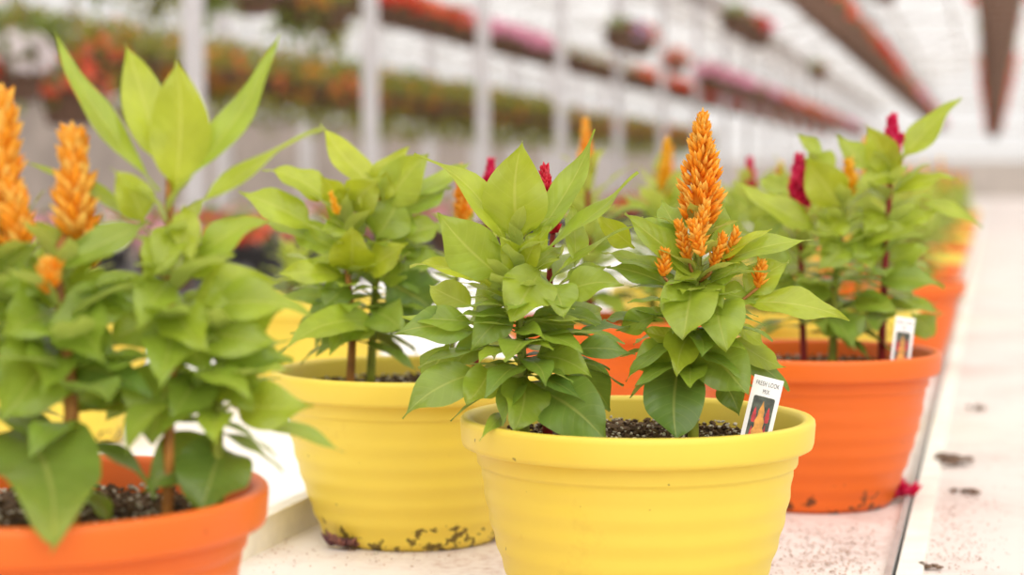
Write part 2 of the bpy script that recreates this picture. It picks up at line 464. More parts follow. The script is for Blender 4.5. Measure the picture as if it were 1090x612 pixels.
# ---- nearest yellow pot in focus
root,loc=new_pot(677,1.444,'yellow','sharp yellow pot of celosia at the front, with orange plume and picture tag',rg)
d=1.405; y0=py_at(BZ+.137,d)
st,P=stem_part(root,loc,d,[(558,y0,0),(557,410,0),(553,335,0),(551,270,0),(551,238,0)],.0045,.002,'stem')
S=[ # bx,by,tx,ty,w,roll,tint,dt
 (575,330,655,350,20,45,.35,.03),(612,356,676,350,20,62,.15,.04),(605,380,650,436,40,0,.15,.02),(608,372,676,378,28,30,.15,.0),
 (560,300,500,335,34,30,.5,.05),(575,355,600,392,36,10,.3,.03),(535,335,500,345,30,20,.3,.05),(560,340,612,345,34,25,.45,.04),
 (478,366,451,406,36,-12,.25,.02),(505,328,456,303,32,25,.75,.03),(525,358,482,392,30,30,.3,.0),
 (556,285,520,262,26,30,.7,.03),(565,290,600,262,26,30,.7,.03),(600,300,650,284,20,50,.55,.03),(612,285,608,218,26,35,.65,.04),
 (592,292,674,240,18,70,.65,.02),(575,268,679,183,28,62,.6,.01,D(arch=-.05)),
 (562,262,634,138,34,35,.55,.02,D(arch=-.10)),
 (544,272,441,163,36,48,.75,.0,D(arch=.20)),
 (552,262,556,150,64,0,.8,-.01,D(arch=.03,round_=.15)),
 (556,290,577,246,24,10,.9,-.02),(549,292,530,250,24,20,.85,-.02),(560,275,588,238,24,25,.8,.0),
 (534,296,466,226,54,6,.6,-.02,D(arch=.05,round_=.2)),
 (522,304,436,283,30,50,.9,-.02,D(arch=.16)),
 (598,312,664,303,36,25,.6,-.02,D(arch=.14)),
 (508,344,428,338,28,38,.5,-.01,D(arch=.16)),
 (510,354,419,356,40,32,.2,-.02,D(arch=.10)),
 (512,396,428,445,44,16,.25,-.03,D(arch=.14)),
 (522,392,496,430,38,0,.55,-.03,D(round_=.6)),
 (545,330,500,375,36,18,.35,-.02,D(arch=.2)),
 (548,352,580,361,20,40,.5,-.05),
 (572,378,630,402,32,15,.55,-.03,D(round_=.3)),
 (576,288,543,343,54,0,.7,-.04,D(round_=.3)),
 (585,300,600,340,40,20,.6,-.03),
 (557,398,547,459,50,-8,.5,-.05,D(round_=.55,arch=.10)),
 (536,440,510,469,15,10,.35,-.07),
 (568,412,648,474,62,4,.15,-.07,D(round_=.35,arch=.10)),
]
foliage_part(st,loc,d,S,[D(path=P,n=32,L0=.070,L1=.034,t0=.26,t1=.95,tint0=.35,tint1=.95),D(path=P,n=26,L0=.085,L1=.06,t0=.30,t1=.68,tint0=.15,tint1=.6,elev0=-25,elev1=15,az0=1.)],random.Random(21))
# red stem with the red plume behind it
stR,PR=stem_part(root,loc,d,[(583,py_at(BZ+.137,d+.05),.05),(583,380,.05),(585,300,.05),(589,244,.05)],.0042,.002,'stem_red','dark red stem')
plume_part(stR,loc,d,[(590,248,.05),(579,176,.05)],34,'plume_red','crimson plume half hidden behind the leaves',150,.0085,.0018,random.Random(3))
foliage_part(stR,loc,d,[(585,330,640,330,28,30,.4,.09),(585,320,560,300,28,30,.5,.1),(586,300,628,270,24,40,.6,.1)],[D(path=PR,n=12,L0=.05,L1=.03,t0=.35,t1=.85)],random.Random(22))
# plant with the big orange plume
d=1.43; y0=py_at(BZ+.137,d)
st,P=stem_part(root,loc,d,[(738,y0,0),(737,390,0),(738,330,0),(743,280,0),(746,232,0)],.0045,.0025,'stem')
S=[(758,268,770,214,32,0,.45,.03),(728,262,683,231,24,48,.5,.03),(724,252,704,214,26,10,.45,.03),
 (676,264,635,228,26,-25,.9,.02,D(arch=.03)),(715,292,640,268,28,58,.6,.02),(712,304,645,284,28,38,.25,.01),
 (705,335,655,352,30,35,.45,.02),(725,362,680,350,20,30,.85,.0),(700,342,640,342,24,60,.2,.05),
 (738,290,664,228,42,38,.6,-.01,D(arch=.10)),(752,300,700,262,24,45,.7,-.01),
 (756,282,822,243,20,55,1,.0),(756,284,866,256,30,48,.6,.0,D(arch=.10)),(752,300,800,285,30,45,.55,-.01),
 (790,316,840,278,36,20,.65,.01),(760,310,815,322,30,45,.5,.0),
 (788,322,905,341,36,42,.75,-.01,D(arch=.16)),
 (785,345,816,369,18,30,.85,.0),(776,358,836,391,26,25,.8,.03),(774,368,841,416,28,25,.15,.04,D(arch=.08)),
 (768,402,787,443,28,0,.1,-.01),
 (714,364,673,394,36,10,.55,-.02,D(round_=.3)),
 (724,384,720,468,62,0,.05,-.05,D(round_=.75,arch=.05)),
 (742,360,797,421,56,2,.3,-.04,D(round_=.5,arch=.08)),
 (738,352,721,400,38,8,.8,-.05,D(round_=.3)),
 (764,316,774,373,54,6,.6,-.05,D(round_=.6,arch=.2)),
 (737,300,727,362,58,6,.65,-.06,D(round_=.75,arch=.2)),
 (744,310,700,318,26,40,.6,-.02),(746,300,770,330,30,25,.65,-.03),(742,285,715,300,24,40,.75,-.02),
]
foliage_part(st,loc,d,S,[D(path=P,n=30,L0=.070,L1=.034,t0=.32,t1=.95,tint0=.35,tint1=.9),D(path=P,n=24,L0=.08,L1=.055,t0=.36,t1=.72,tint0=.15,tint1=.6,elev0=-20,elev1=15,az0=2.)],random.Random(23))
plume_part(st,loc,d,[(745,240,0),(748,119,0)],72,'plume_orange','tall orange plume in focus',430,.0105,.0019,random.Random(4))
for k,(a,b,w,n) in enumerate([((733,278,-.01),(722,236,-.012),17,60),((742,262,-.02),(752,216,-.02),20,70),((758,285,-.01),(770,250,-.01),12,40),((772,285,.0),(784,244,.0),11,36),((706,294,-.02),(708,268,-.02),12,36),((807,306,-.005),(811,279,-.005),11,34),((748,272,-.03),(736,236,-.03),15,44)]):
    plume_part(st,loc,d,[a,b],w*1.6,'plume_orange','small orange side plume',n,.0085,.0018,random.Random(40+k))
mb=MB()
tube(mb,smooth_path([W(740,345,d),W(775,330,d-.005),W(807,306,d-.005)]),.0016,.0012,6); tube(mb,smooth_path([W(740,330,d),W(722,312,d-.02),W(706,294,d-.02)]),.0016,.0012,6)
tube(mb,smooth_path([W(743,300,d),W(755,292,d-.01),W(758,284,d-.01)]),.0016,.0012,6); tube(mb,smooth_path([W(743,310,d),W(765,298,d),W(772,284,d)]),.0016,.0012,6)
tube(mb,smooth_path([W(742,300,d),W(736,288,d-.01),W(733,277,d-.01)]),.0016,.0012,6)
mb.build('side_stem',M['stem_mixed'],st,loc)

# ---- yellow pot behind it to the left
root,loc=new_pot(440,1.8,'yellow','soil-splashed yellow pot of leafy green celosia, left behind the sharp yellow pot',rg)
d=1.79; z=BZ+.137
st,P=stem_part(root,loc,d,[(372,py_at(z,d),0),(375,350,0),(370,290,0),(367,225,0)],.0048,.0022,'stem_mixed')
S=[(335,258,268,238,24,45,.6,.04),(365,330,318,347,30,20,.15,.0),(360,320,300,318,26,45,.3,.02),
 (366,270,308,234,34,25,.55,.03),(335,244,254,204,38,32,.7,.0,D(arch=.16)),(355,216,279,180,34,38,.8,.0,D(arch=.14)),
 (404,204,341,132,34,28,.95,.02,D(arch=-.06)),(360,217,341,186,24,0,1,-.02),(368,226,360,196,22,10,1,-.01),(374,222,392,190,24,20,1,-.01),
 (392,202,435,155,28,20,.9,.0),(374,225,405,190,40,12,.95,-.02),(372,240,340,246,26,40,.7,-.02),
 (374,292,375,240,44,0,1,-.04,D(round_=.3)),(388,290,436,258,34,30,.9,-.04),(368,292,292,293,32,38,.75,-.03,D(arch=.14)),
 (372,300,340,330,32,20,.3,-.02),(380,330,366,366,46,5,.5,-.06,D(round_=.5)),(396,332,428,352,44,20,.4,-.06,D(round_=.4)),
 (410,346,298,377,36,30,.6,-.13,D(arch=.14)),(380,345,350,378,30,25,.45,-.08)]
foliage_part(st,loc,d,S,[D(path=P,n=34,L0=.085,L1=.045,t0=.28,t1=.95,tint0=.3,tint1=.95)],random.Random(24))
plume_part(st,loc,d,[(360,228,-.02),(352,205,-.02)],14,'plume_yellow','yellow bud',30,.006,.0016,random.Random(51))
st,P=stem_part(root,loc,d,[(394,py_at(z,d+.03),.03),(398,330,.03),(402,260,.02),(402,205,.01)],.0048,.0022,'stem')
S=[(428,230,481,198,38,35,.35,.03),(430,215,502,172,22,42,.6,.05),(428,252,470,238,30,20,.6,.02),(425,285,482,274,30,40,.45,.03),
 (408,298,462,332,54,0,.05,.02,D(round_=.5)),(410,290,470,300,34,30,.2,.03),(412,270,455,262,30,35,.4,.03),
 (405,300,440,290,28,35,.6,.0),(400,255,425,208,48,10,.6,.0,D(round_=.3)),(410,222,456,163,46,8,.75,-.01,D(round_=.2)),
 (398,222,380,200,22,20,.95,-.01),(402,215,412,180,24,10,.95,-.01),(420,250,440,228,30,20,.55,.01),(395,330,440,352,34,25,.25,.03)]
foliage_part(st,loc,d,S,[D(path=P,n=34,L0=.085,L1=.045,t0=.28,t1=.95,tint0=.3,tint1=.9,az0=1.)],random.Random(25))
st3,P3=stem_part(root,loc,d,[(478,py_at(z,d+.07),.07),(484,330,.07),(490,235,.07)],.0045,.002,'stem')
plume_part(st3,loc,d,[(493,240,.07),(491,176,.07)],32,'plume_orange','orange plume behind the left leaves of the sharp plant',150,.009,.0019,random.Random(71))
foliage_part(st3,loc,d,[(490,260,470,230,24,20,.6,.07)],[D(path=P3,n=20,L0=.06,L1=.04,t0=.3,t1=.95,tint0=.35,tint1=.9)],random.Random(72))
st3,P3=stem_part(root,loc,d,[(505,py_at(z,d+.09),.09),(512,330,.09),(518,220,.09)],.004,.002,'stem_red','red stem')
plume_part(st3,loc,d,[(518,222,.09),(523,170,.09)],34,'plume_magenta','magenta plume beside the orange one',100,.009,.002,random.Random(73))
foliage_part(st3,loc,d,[],[D(path=P3,n=14,L0=.06,L1=.04,t0=.3,t1=.9,tint0=.35,tint1=.9)],random.Random(74))
plume_part(st,loc,d,[(400,222,0),(407,192,0)],15,'plume_yellow','yellow bud',30,.006,.0016,random.Random(52))

# ---- orange pot in the near left corner
root,loc=new_pot(43,1.108,'orange','large blurred orange pot of celosia in the near left corner, tall plant with orange plumes',rg)
d=1.095; z=BZ+.137
st,P=stem_part(root,loc,d,[(178,py_at(z,d-.02),-.02),(180,450,-.02),(184,370,-.01),(180,290,0),(180,190,0)],.0038,.0022,'stem_mixed')
S=[(172,180,133,46,46,4,.85,.02,D(arch=.03,round_=.2)),(168,204,57,31,30,40,.55,.02,D(arch=.02)),(190,200,297,35,34,34,.55,.02,D(arch=-.02)),
 (186,208,187,62,60,0,.95,.0,D(arch=.03,round_=.3)),(208,222,344,136,30,58,.7,.0,D(arch=.02)),(158,248,28,174,22,60,.55,.0,D(arch=.08)),
 (154,240,118,178,38,8,.8,-.01),(182,235,165,296,36,8,.75,-.03),(196,220,206,282,30,5,.9,-.02),
 (208,274,288,233,38,32,.6,.0,D(arch=.1)),(190,290,250,270,36,30,.7,.0),(160,235,28,292,34,30,.5,-.02,D(arch=.12)),
 (198,318,300,300,48,26,.7,.0),(205,330,334,336,48,30,.65,-.02,D(arch=.14)),(200,345,305,365,50,20,.6,-.02),(180,330,130,300,44,20,.6,.0),
 (178,340,110,372,48,20,.35,-.01),(190,350,225,400,52,10,.5,-.02),(165,300,80,330,44,22,.55,-.02),
 (182,296,146,350,46,8,.6,-.05),(186,326,224,376,48,8,.65,-.05),(178,252,148,300,38,12,.7,-.03),(184,345,170,412,54,2,.5,-.06),(188,385,160,472,86,0,.4,-.04,D(round_=.4)),(215,395,180,450,50,10,.4,-.04),(220,380,312,386,36,30,.45,.0)]
foliage_part(st,loc,d,S,[D(path=P,n=22,L0=.075,L1=.035,t0=.3,t1=.9,tint0=.35,tint1=.85)],random.Random(26))
st,P=stem_part(root,loc,d,[(76,py_at(z,d-.03),-.03),(76,440,-.03),(70,360,-.02),(60,280,-.01),(72,250,0)],.005,.0026,'stem_mixed')
S=[(22,452,56,582,100,2,.25,-.15,D(round_=.45,arch=.06)),(66,360,0,450,82,5,.45,-.06,D(round_=.4)),(66,382,162,420,48,22,.1,-.04,D(round_=.3)),
 (158,408,70,428,46,26,.5,-.02),(150,312,44,350,48,24,.5,-.03),(80,300,140,330,44,25,.45,-.02),(62,330,0,360,56,15,.5,-.05),(70,335,112,388,58,8,.45,-.06),(68,365,46,420,50,8,.5,-.06),
 (60,290,0,310,44,25,.5,-.03),(64,300,120,270,36,30,.6,-.01),(52,330,20,280,40,15,.6,-.03),(70,350,120,400,50,15,.35,-.03),
 (66,270,110,238,26,35,.7,.0),(62,265,30,235,26,35,.7,.0),(30,330,-30,300,50,20,.5,-.02)]
foliage_part(st,loc,d,S,[D(path=P,n=22,L0=.075,L1=.04,t0=.3,t1=.9,tint0=.2,tint1=.75)],random.Random(27))
plume_part(st,loc,d,[(82,255,0),(77,140,0)],48,'plume_orange','blurred orange plume beside the tall stem',110,.017,.0038,random.Random(5))
plume_part(st,loc,d,[(98,285,0),(97,250,0)],26,'plume_orange','small orange side plume',36,.012,.0022,random.Random(6))
plume_part(st,loc,d,[(50,312,-.03),(53,280,-.03)],24,'plume_orange','small orange side plume',36,.012,.0022,random.Random(7))
st,P=stem_part(root,loc,d,[(-12,py_at(z,d),0),(-10,420,0),(-4,330,0),(2,255,0)],.005,.0026,'stem_mixed')
S=[(-4,300,40,260,40,20,.6,-.02),(-5,350,50,380,50,10,.5,-.03),(-5,280,-50,250,40,20,.6,0)]
foliage_part(st,loc,d,S,[D(path=P,n=30,L0=.08,L1=.045,t0=.3,t1=.95,tint0=.2,tint1=.75)],random.Random(28))
plume_part(st,loc,d,[(3,262,0),(2,100,0)],58,'plume_orange','large blurred orange plume at the picture edge',150,.018,.004,random.Random(8))
plume_part(st,loc,d,[(22,268,-.01),(14,205,-.01)],40,'plume_orange','orange side plume',60,.015,.0034,random.Random(9))
st,P=stem_part(root,loc,d,[(232,py_at(z,d-.01),-.01),(232,440,-.01),(240,390,0),(245,340,0)],.0042,.0022,'stem')
S=[(245,385,312,384,42,30,.35,.0),(246,430,334,432,50,22,.65,-.01,D(arch=.14)),(262,448,366,482,22,48,.4,.0),(226,462,152,524,56,12,.2,-.03),
 (236,470,214,542,76,0,.15,-.04,D(round_=.8)),(240,420,200,400,50,20,.4,-.02),(246,350,300,330,44,20,.6,.0),(246,345,230,290,44,10,.7,0),(240,400,270,440,44,10,.6,-.02),
 (120,552,80,534,26,30,.3,-.04)]
foliage_part(st,loc,d,S,[D(path=P,n=12,L0=.06,L1=.05,t0=.45,t1=.95,tint0=.35,tint1=.8)],random.Random(29))

# ---- orange pot with a tag, right of centre
root,loc=new_pot(862,1.994,'orange','tagged orange pot of celosia with magenta plumes, right behind the sharp yellow pot',rg)
d=1.99; z=BZ+.137
st,P=stem_part(root,loc,d,[(856,py_at(z,d+.02),.02),(854,330,.02),(852,245,.03)],.004,.0025,'stem_red','red stem')
plume_part(st,loc,d,[(852,232,.03),(850,166,.03)],42,'plume_magenta','magenta plume',100,.014,.0034,random.Random(60))
plume_part(st,loc,d,[(854,250,.03),(855,222,.03)],22,'plume_magenta','small magenta side plume',36,.011,.0024,random.Random(61))
S=[(842,232,796,251,28,32,.45,.02),(840,205,808,190,24,30,.6,.03),(848,280,800,275,30,35,.4,.03),(850,300,812,312,34,25,.35,.02),(874,247,780,193,30,36,.75,.0,D(arch=.06))]
foliage_part(st,loc,d,S,[D(path=P,n=26,L0=.085,L1=.05,t0=.25,t1=.95,tint0=.25,tint1=.85)],random.Random(62))
st,P=stem_part(root,loc,d,[(886,py_at(z,d),0),(888,330,0),(892,260,0),(900,200,0)],.005,.0025,'stem')
S=[(896,222,857,167,42,5,.9,-.01,D(round_=.2)),(888,186,860,156,28,20,.7,.02),(876,168,848,143,16,30,.7,.02),(890,335,906,369,46,5,.3,-.05,D(round_=.5)),
 (880,300,850,330,36,20,.4,-.03),(900,230,872,260,32,20,.8,-.02),(905,255,870,290,34,20,.65,-.03),(908,250,930,290,32,20,.6,-.03)]
foliage_part(st,loc,d,S,[D(path=P,n=26,L0=.09,L1=.05,t0=.25,t1=.97,tint0=.25,tint1=.95)],random.Random(63))
plume_part(st,loc,d,[(906,208,0),(903,171,0)],26,'plume_yellow','yellow plume',60,.012,.0024,random.Random(64))
st,P=stem_part(root,loc,d,[(938,py_at(z,d+.01),.01),(940,330,0),(944,250,0),(950,168,0)],.0045,.0025,'stem_red','red stem')
plume_part(st,loc,d,[(951,170,0),(950,123,0)],27,'plume_magenta','magenta plume topping the right-hand plant',60,.012,.003,random.Random(65))
plume_part(st,loc,d,[(951,170,0),(943,143,0)],7,'plume_magenta','magenta side plume',16,.008,.0022,random.Random(66))
plume_part(st,loc,d,[(952,170,0),(961,144,0)],7,'plume_magenta','magenta side plume',16,.008,.0022,random.Random(67))
S=[(948,188,921,132,32,2,.9,-.01),(930,184,890,144,26,25,.65,.02),(958,172,1023,103,30,28,.7,.0,D(arch=.02)),(946,208,1020,189,26,48,.8,.0,D(arch=.1)),
 (975,216,1046,243,17,40,.7,.0),(956,182,908,202,28,30,.8,-.01),(950,240,1000,225,26,40,.7,.0),(900,258,986,243,28,40,.7,-.03),(930,298,1005,307,34,35,.35,-.03),
 (908,318,958,332,28,30,.5,-.05),(940,325,1004,334,18,40,.45,.03),(970,334,992,360,28,5,.4,.03),(945,280,990,262,30,35,.55,.0),(940,260,905,275,32,30,.6,-.03),(944,230,920,250,30,20,.75,-.03)]
foliage_part(st,loc,d,S,[D(path=P,n=28,L0=.085,L1=.05,t0=.25,t1=.93,tint0=.25,tint1=.9,az0=2.)],random.Random(68))

# ------------------------------------------------------------------ the pots farther along the tray: three kinds of bushy plant shared by copies
def bush(seed, h, nst, mat='leaf_far', low=False):
    """one root-less set of meshes: stems, leaves, plumes per stem, in pot space"""
    r=random.Random(seed); sets=[]
    for k in range(nst):
        a=2*PI*k/nst+r.uniform(-.4,.4); q=.05; x,y=q*math.cos(a),q*math.sin(a); hh=h*r.uniform(.8,1.1)
        P=smooth_path([(x,y,.137),(x*1.1,y*1.1,.137+hh*.4),(x*1.25,y*1.25,.137+hh*.8),(x*1.3,y*1.3,.137+hh)],3)
        m1=MB(); tube(m1,P,.0045,.0024,6); m2=MB()
        fill_leaves(m2,P,26,.10,.055,t0=.12,t1=.97,tint0=.25,tint1=.95,rng=r,elev1=55)
        m3=MB(); plume(m3,P[-1],P[-1]+Vector((r.uniform(-.008,.008),r.uniform(-.008,.008),.062*r.uniform(.7,1.2))),.013,70,r,.010,.0026)
        sets.append((m1.build('plant_stem',M['stem_red' if k%2 else 'stem']),m2.build('foliage',M[mat]),m3.build('flower_plume',M['plume_orange'])))
    return sets
BUSH=[bush(101,.17,3),bush(102,.19,3),bush(103,.15,3)]
PLM=['orange','yellow','magenta','red']
def far_pot(px,dep,colour,label,plumes,kind=0,scale=1.0,rz=0.0,detail=False):
    root,loc=new_pot(px,dep,colour,label,rg,detail)
    root.rotation_euler.z=rz
    for k,(s,f,p) in enumerate(BUSH[kind]):
        c=plumes[k] if k<len(plumes) else None
        s2=s.copy(); COL.objects.link(s2); s2.parent=root
        s2.scale=(1,1,1)
        f2=f.copy(); COL.objects.link(f2); f2.parent=s2
        if c:
            p2=p.copy(); p2.data=plume_mesh(p,c); COL.objects.link(p2); p2.parent=s2; p2['label']=c+' plume'
        if scale!=1.0:
            s2.scale=(scale,scale,scale); s2.location=(0,0,.137*(1-scale))
    return root
_pm={}
def plume_mesh(p,c):
    k=(p.data.name,c)
    if k not in _pm:
        me=p.data.copy(); me.materials.clear(); me.materials.append(M['plume_'+c]); _pm[k]=me
    return _pm[k]
far_pot(645,2.45,'orange','blurred orange pot of celosia glimpsed between the two plants of the sharp yellow pot',['orange','orange','yellow'],0,1.15,2.2)
def extra(root,dep,bx,tx,ty,h,wpx,col,seed):
    loc=root.matrix_basis.translation.copy(); r0=root.rotation_euler.z; root.rotation_euler.z=0
    st,P=stem_part(root,loc,dep,[(bx,py_at(BZ+.137,dep),0),((bx*2+tx)/3,(py_at(BZ+.137,dep)*1.5+ty)/2.5,0),(tx,ty,0)],.004,.002,'stem')
    plume_part(st,loc,dep,[(tx,ty+4,0),(tx,ty-h,0)],wpx,'plume_'+col,col+' plume',70,.010,.0026,random.Random(seed))
    foliage_part(st,loc,dep,[],[D(path=P,n=24,L0=.10,L1=.06,t0=.25,t1=.97,tint0=.35,tint1=.95,elev1=60)],random.Random(seed+1),'leaf_far')
pot_a=far_pot(735,3.15,'yellow','yellow pot of celosia behind the big orange plume, far row of the tray',[None,'orange',None],2,1.2,0.0)
extra(pot_a,3.15,715,704,194,28,22,'yellow',301)
pot_b=far_pot(873,2.62,'yellow','blurred yellow pot of celosia directly behind the tagged orange pot',['yellow',None,None],1,1.0,0.0)
extra(pot_b,2.62,815,798,200,32,24,'magenta',303); extra(pot_b,2.66,845,831,205,32,26,'orange',305)
far_pot(945,3.35,'orange','orange pot of celosia by the rail, second orange pot along the right-hand edge',['red',None,'orange'],0,.95,4.0)
far_pot(328,2.85,'yellow','yellow pot on the left bench behind the soil-splashed yellow pot',[None,None,None],2,.62,.5)
far_pot(60,2.43,'yellow','pale blurred yellow pot on the left bench behind the orange corner pot',[None,None,None],2,.75,2.0)
rr=random.Random(5); cols=['yellow','orange']
i=0
for yd in [3.95,4.55,5.2,5.9,6.6,7.3,8.1,8.9,9.8,10.7]:
    for side in (0,1):
        X=-.195 if side else -.50
        dep=yd+(0 if side else .3)
        px=1055+X*FPX/dep*1.032
        c=cols[(i//2+side)%2]
        far_pot(px,dep,c,('small blurred %s pot of celosia far along the right-hand edge of the tray' if side else 'small blurred %s pot of celosia far along the inner row of the tray')%c,
                [rr.choice(PLM),rr.choice(PLM+[None]),rr.choice(PLM+[None])],i%3,rr.uniform(.9,1.05),rr.uniform(0,6.28))
        i+=1
for sset in BUSH:
    for tri in sset:
        for o in tri: bpy.data.objects.remove(o)

# ------------------------------------------------------------------ plant tags
def plant_tag(px,py,dep,h,w,label,lean,yaw,hidden,text):
    """card standing in the soil: px,py = middle of the card's upper edge"""
    top=W(px,py,dep)
    root=empty('plant_tag',top); tag(root,label,'plant tag')
    ux=Vector((math.cos(yaw),math.sin(yaw),0)); nz=Vector((0,0,1))
    up=(nz*math.cos(lean)+ux*math.sin(lean)).normalized(); back=Vector((.0,.25,0)); up=(up+back).normalized()
    ux=(ux-up*ux.dot(up)).normalized(); n=ux.cross(up).normalized()
    if n.dot(CAM-top)<0: n=-n
    def pt(x,y,zo): return ux*x+up*y+n*zo
    def poly(name,pts,zo,mat,par,th=.0002,lb=None):
        mb=MB(); k=len(pts); vs=[pt(x,y,zo+th) for x,y in pts]+[pt(x,y,zo) for x,y in pts]
        ar=sum(pts[i][0]*pts[(i+1)%k][1]-pts[(i+1)%k][0]*pts[i][1] for i in range(k))
        fs=[tuple(range(k)),tuple(range(2*k-1,k-1,-1))]+[(i,i+k,(i+1)%k+k,(i+1)%k) for i in range(k)]
        mb.add(vs,fs); o=mb.build(name,M[mat],par,None,False)
        if lb: o['label']=lb
        return o
    t=h+hidden
    card=poly('card',[(-w/2,0),(w/2,0),(w/2,-t+.012),(0,-t),(-w/2,-t+.012)],-.0003,'card',root,.0006)
    def rrect(x0,y0,x1,y1,r):
        out=[]
        for cx,cy,a0 in ((x1-r,y1-r,0),(x0+r,y1-r,90),(x0+r,y0+r,180),(x1-r,y0+r,270)):
            for k in range(5):
                a=math.radians(a0+22.5*k); out.append((cx+r*math.cos(a),cy+r*math.sin(a)))
        return out
    pw=w*.36; y1=-h*.33; y2=-h*1.25
    pic=poly('picture',rrect(-pw,y2,pw,y1,w*.07),.00035,'print_dark',card,.0001,'dark printed picture of celosias')
    def flame(cx,y0,yt,hw,seed):
        r=random.Random(seed); L_=[];R_=[]
        n=9
        for k in range(n):
            s=k/n; q=hw*min(1,.5+1.6*s)*((1-s)**.7)*(1.0 if k%2 else .72)
            L_.append((cx-q,y0+(yt-y0)*s)); R_.append((cx+q,y0+(yt-y0)*s))
        return R_+[(cx,yt)]+L_[::-1]
    poly('picture_plume',flame(-pw*.6,y2*.62,y1-h*.18,pw*.32,2),.00047,'print_red',pic,.00008,'printed red plume')
    poly('picture_plume',flame(pw*.62,y2*.60,y1-h*.15,pw*.32,3),.00047,'print_red',pic,.00008,'printed red plume')
    poly('picture_plume',flame(-pw*.6,y2*.97,y2*.66,pw*.3,4),.00047,'print_red',pic,.00008,'printed red plume')
    poly('picture_plume',flame(pw*.6,y2*.97,y2*.62,pw*.3,6),.00047,'print_red',pic,.00008,'printed red plume')
    poly('picture_plume',flame(0,y2*.95,y1-h*.07,pw*.8,5),.00058,'print_orange',pic,.00008,'printed orange plume')
    lines=text
    for k,(tx,sz) in enumerate(lines):
        cu=bpy.data.curves.new('lettering','FONT'); cu.body=tx; cu.size=sz; cu.space_character=1.12; cu.align_x='CENTER'; cu.extrude=.00006
        to=bpy.data.objects.new('lettering',cu); COL.objects.link(to)
        dg=bpy.context.evaluated_depsgraph_get(); me=bpy.data.meshes.new_from_object(to.evaluated_get(dg)); bpy.data.objects.remove(to)
        o=bpy.data.objects.new('lettering',me); COL.objects.link(o); me.materials.clear(); me.materials.append(M['ink']); o.parent=card
        mw=Matrix((( ux.x,up.x,n.x,0),(ux.y,up.y,n.y,0),(ux.z,up.z,n.z,0),(0,0,0,1)))
        o.matrix_local=Matrix.Translation(pt(0,-h*(.155+.125*k),.0004))@mw@Matrix.Diagonal((1,1.75,1,1))
    return root
plant_tag(819,402,1.415,.046,.0225,'white plant tag with an orange plume picture, in the sharp yellow pot at the front',.20,.22,.034,[('FRESH LOOK',.0028),('MIX',.0028)])
plant_tag(964,338,1.915,.046,.0195,'small blurred white plant tag stuck in the orange pot by the right-hand rail',.10,.12,.034,[('FRESH LOOK',.0026),('MIX',.0026)])
# ------------------------------------------------------------------ benches
def bench(x0,x1,y0,y1,mat,label,lip_l=True,lip_r=True,group=None):
    root=empty('plant_bench',((x0+x1)/2,(y0+y1)/2,0)); tag(root,label,'bench',group); o=Vector(((x0+x1)/2,(y0+y1)/2,0))
    mb=MB(); box(mb,(x0,y0,BZ-.05),(x1,y1,BZ)); mb.build('tray_surface',M[mat],root,o,False)
    if lip_l:
        mb=MB(); box(mb,(x0-.002,y0,BZ-.055),(x0+.010,y1,BZ+.030)); box(mb,(x0-.004,y0,BZ+.028),(x0+.012,y1,BZ+.0315)); mb.build('edge_rail',M['rail'],root,o,False)
    if lip_r:
        mb=MB(); box(mb,(x1-.005,y0,BZ-.055),(x1+.001,y1,BZ+.008)); mb.build('edge_rail',M['alu'],root,o,False)
    k=max(2,int((y1-y0)/3.2))
    for i in range(k):
        yy=y0+.3+(y1-y0-.6)*i/(k-1)
        for xx in (x0+.06,x1-.10):
            mb=MB(); box(mb,(xx,yy,0),(xx+.04,yy+.04,BZ-.049)); mb.build('leg',M['truss'],root,o,False)
    return root
bench(-.652,-.078,-.6,34,'bench_white','long white tray bench under the yellow and orange celosia pots, raised rail on its left')
bench(-.074,1.15,-.6,34,'bench_right','wide empty worn white bench on the right with soil smudges',False,False)
bench(-2.0,-.664,-.6,16,'bench_clean','bright white bench on the left beyond the raised cream rail',False,False)
mb=MB(); box(mb,(-.074,-.6,BZ),(-.052,34,BZ+.004)); tag(mb.build('edge_strip',M['rail'],None,(0,0,BZ),False),'narrow cream strip along the left edge of the empty right bench','strip')

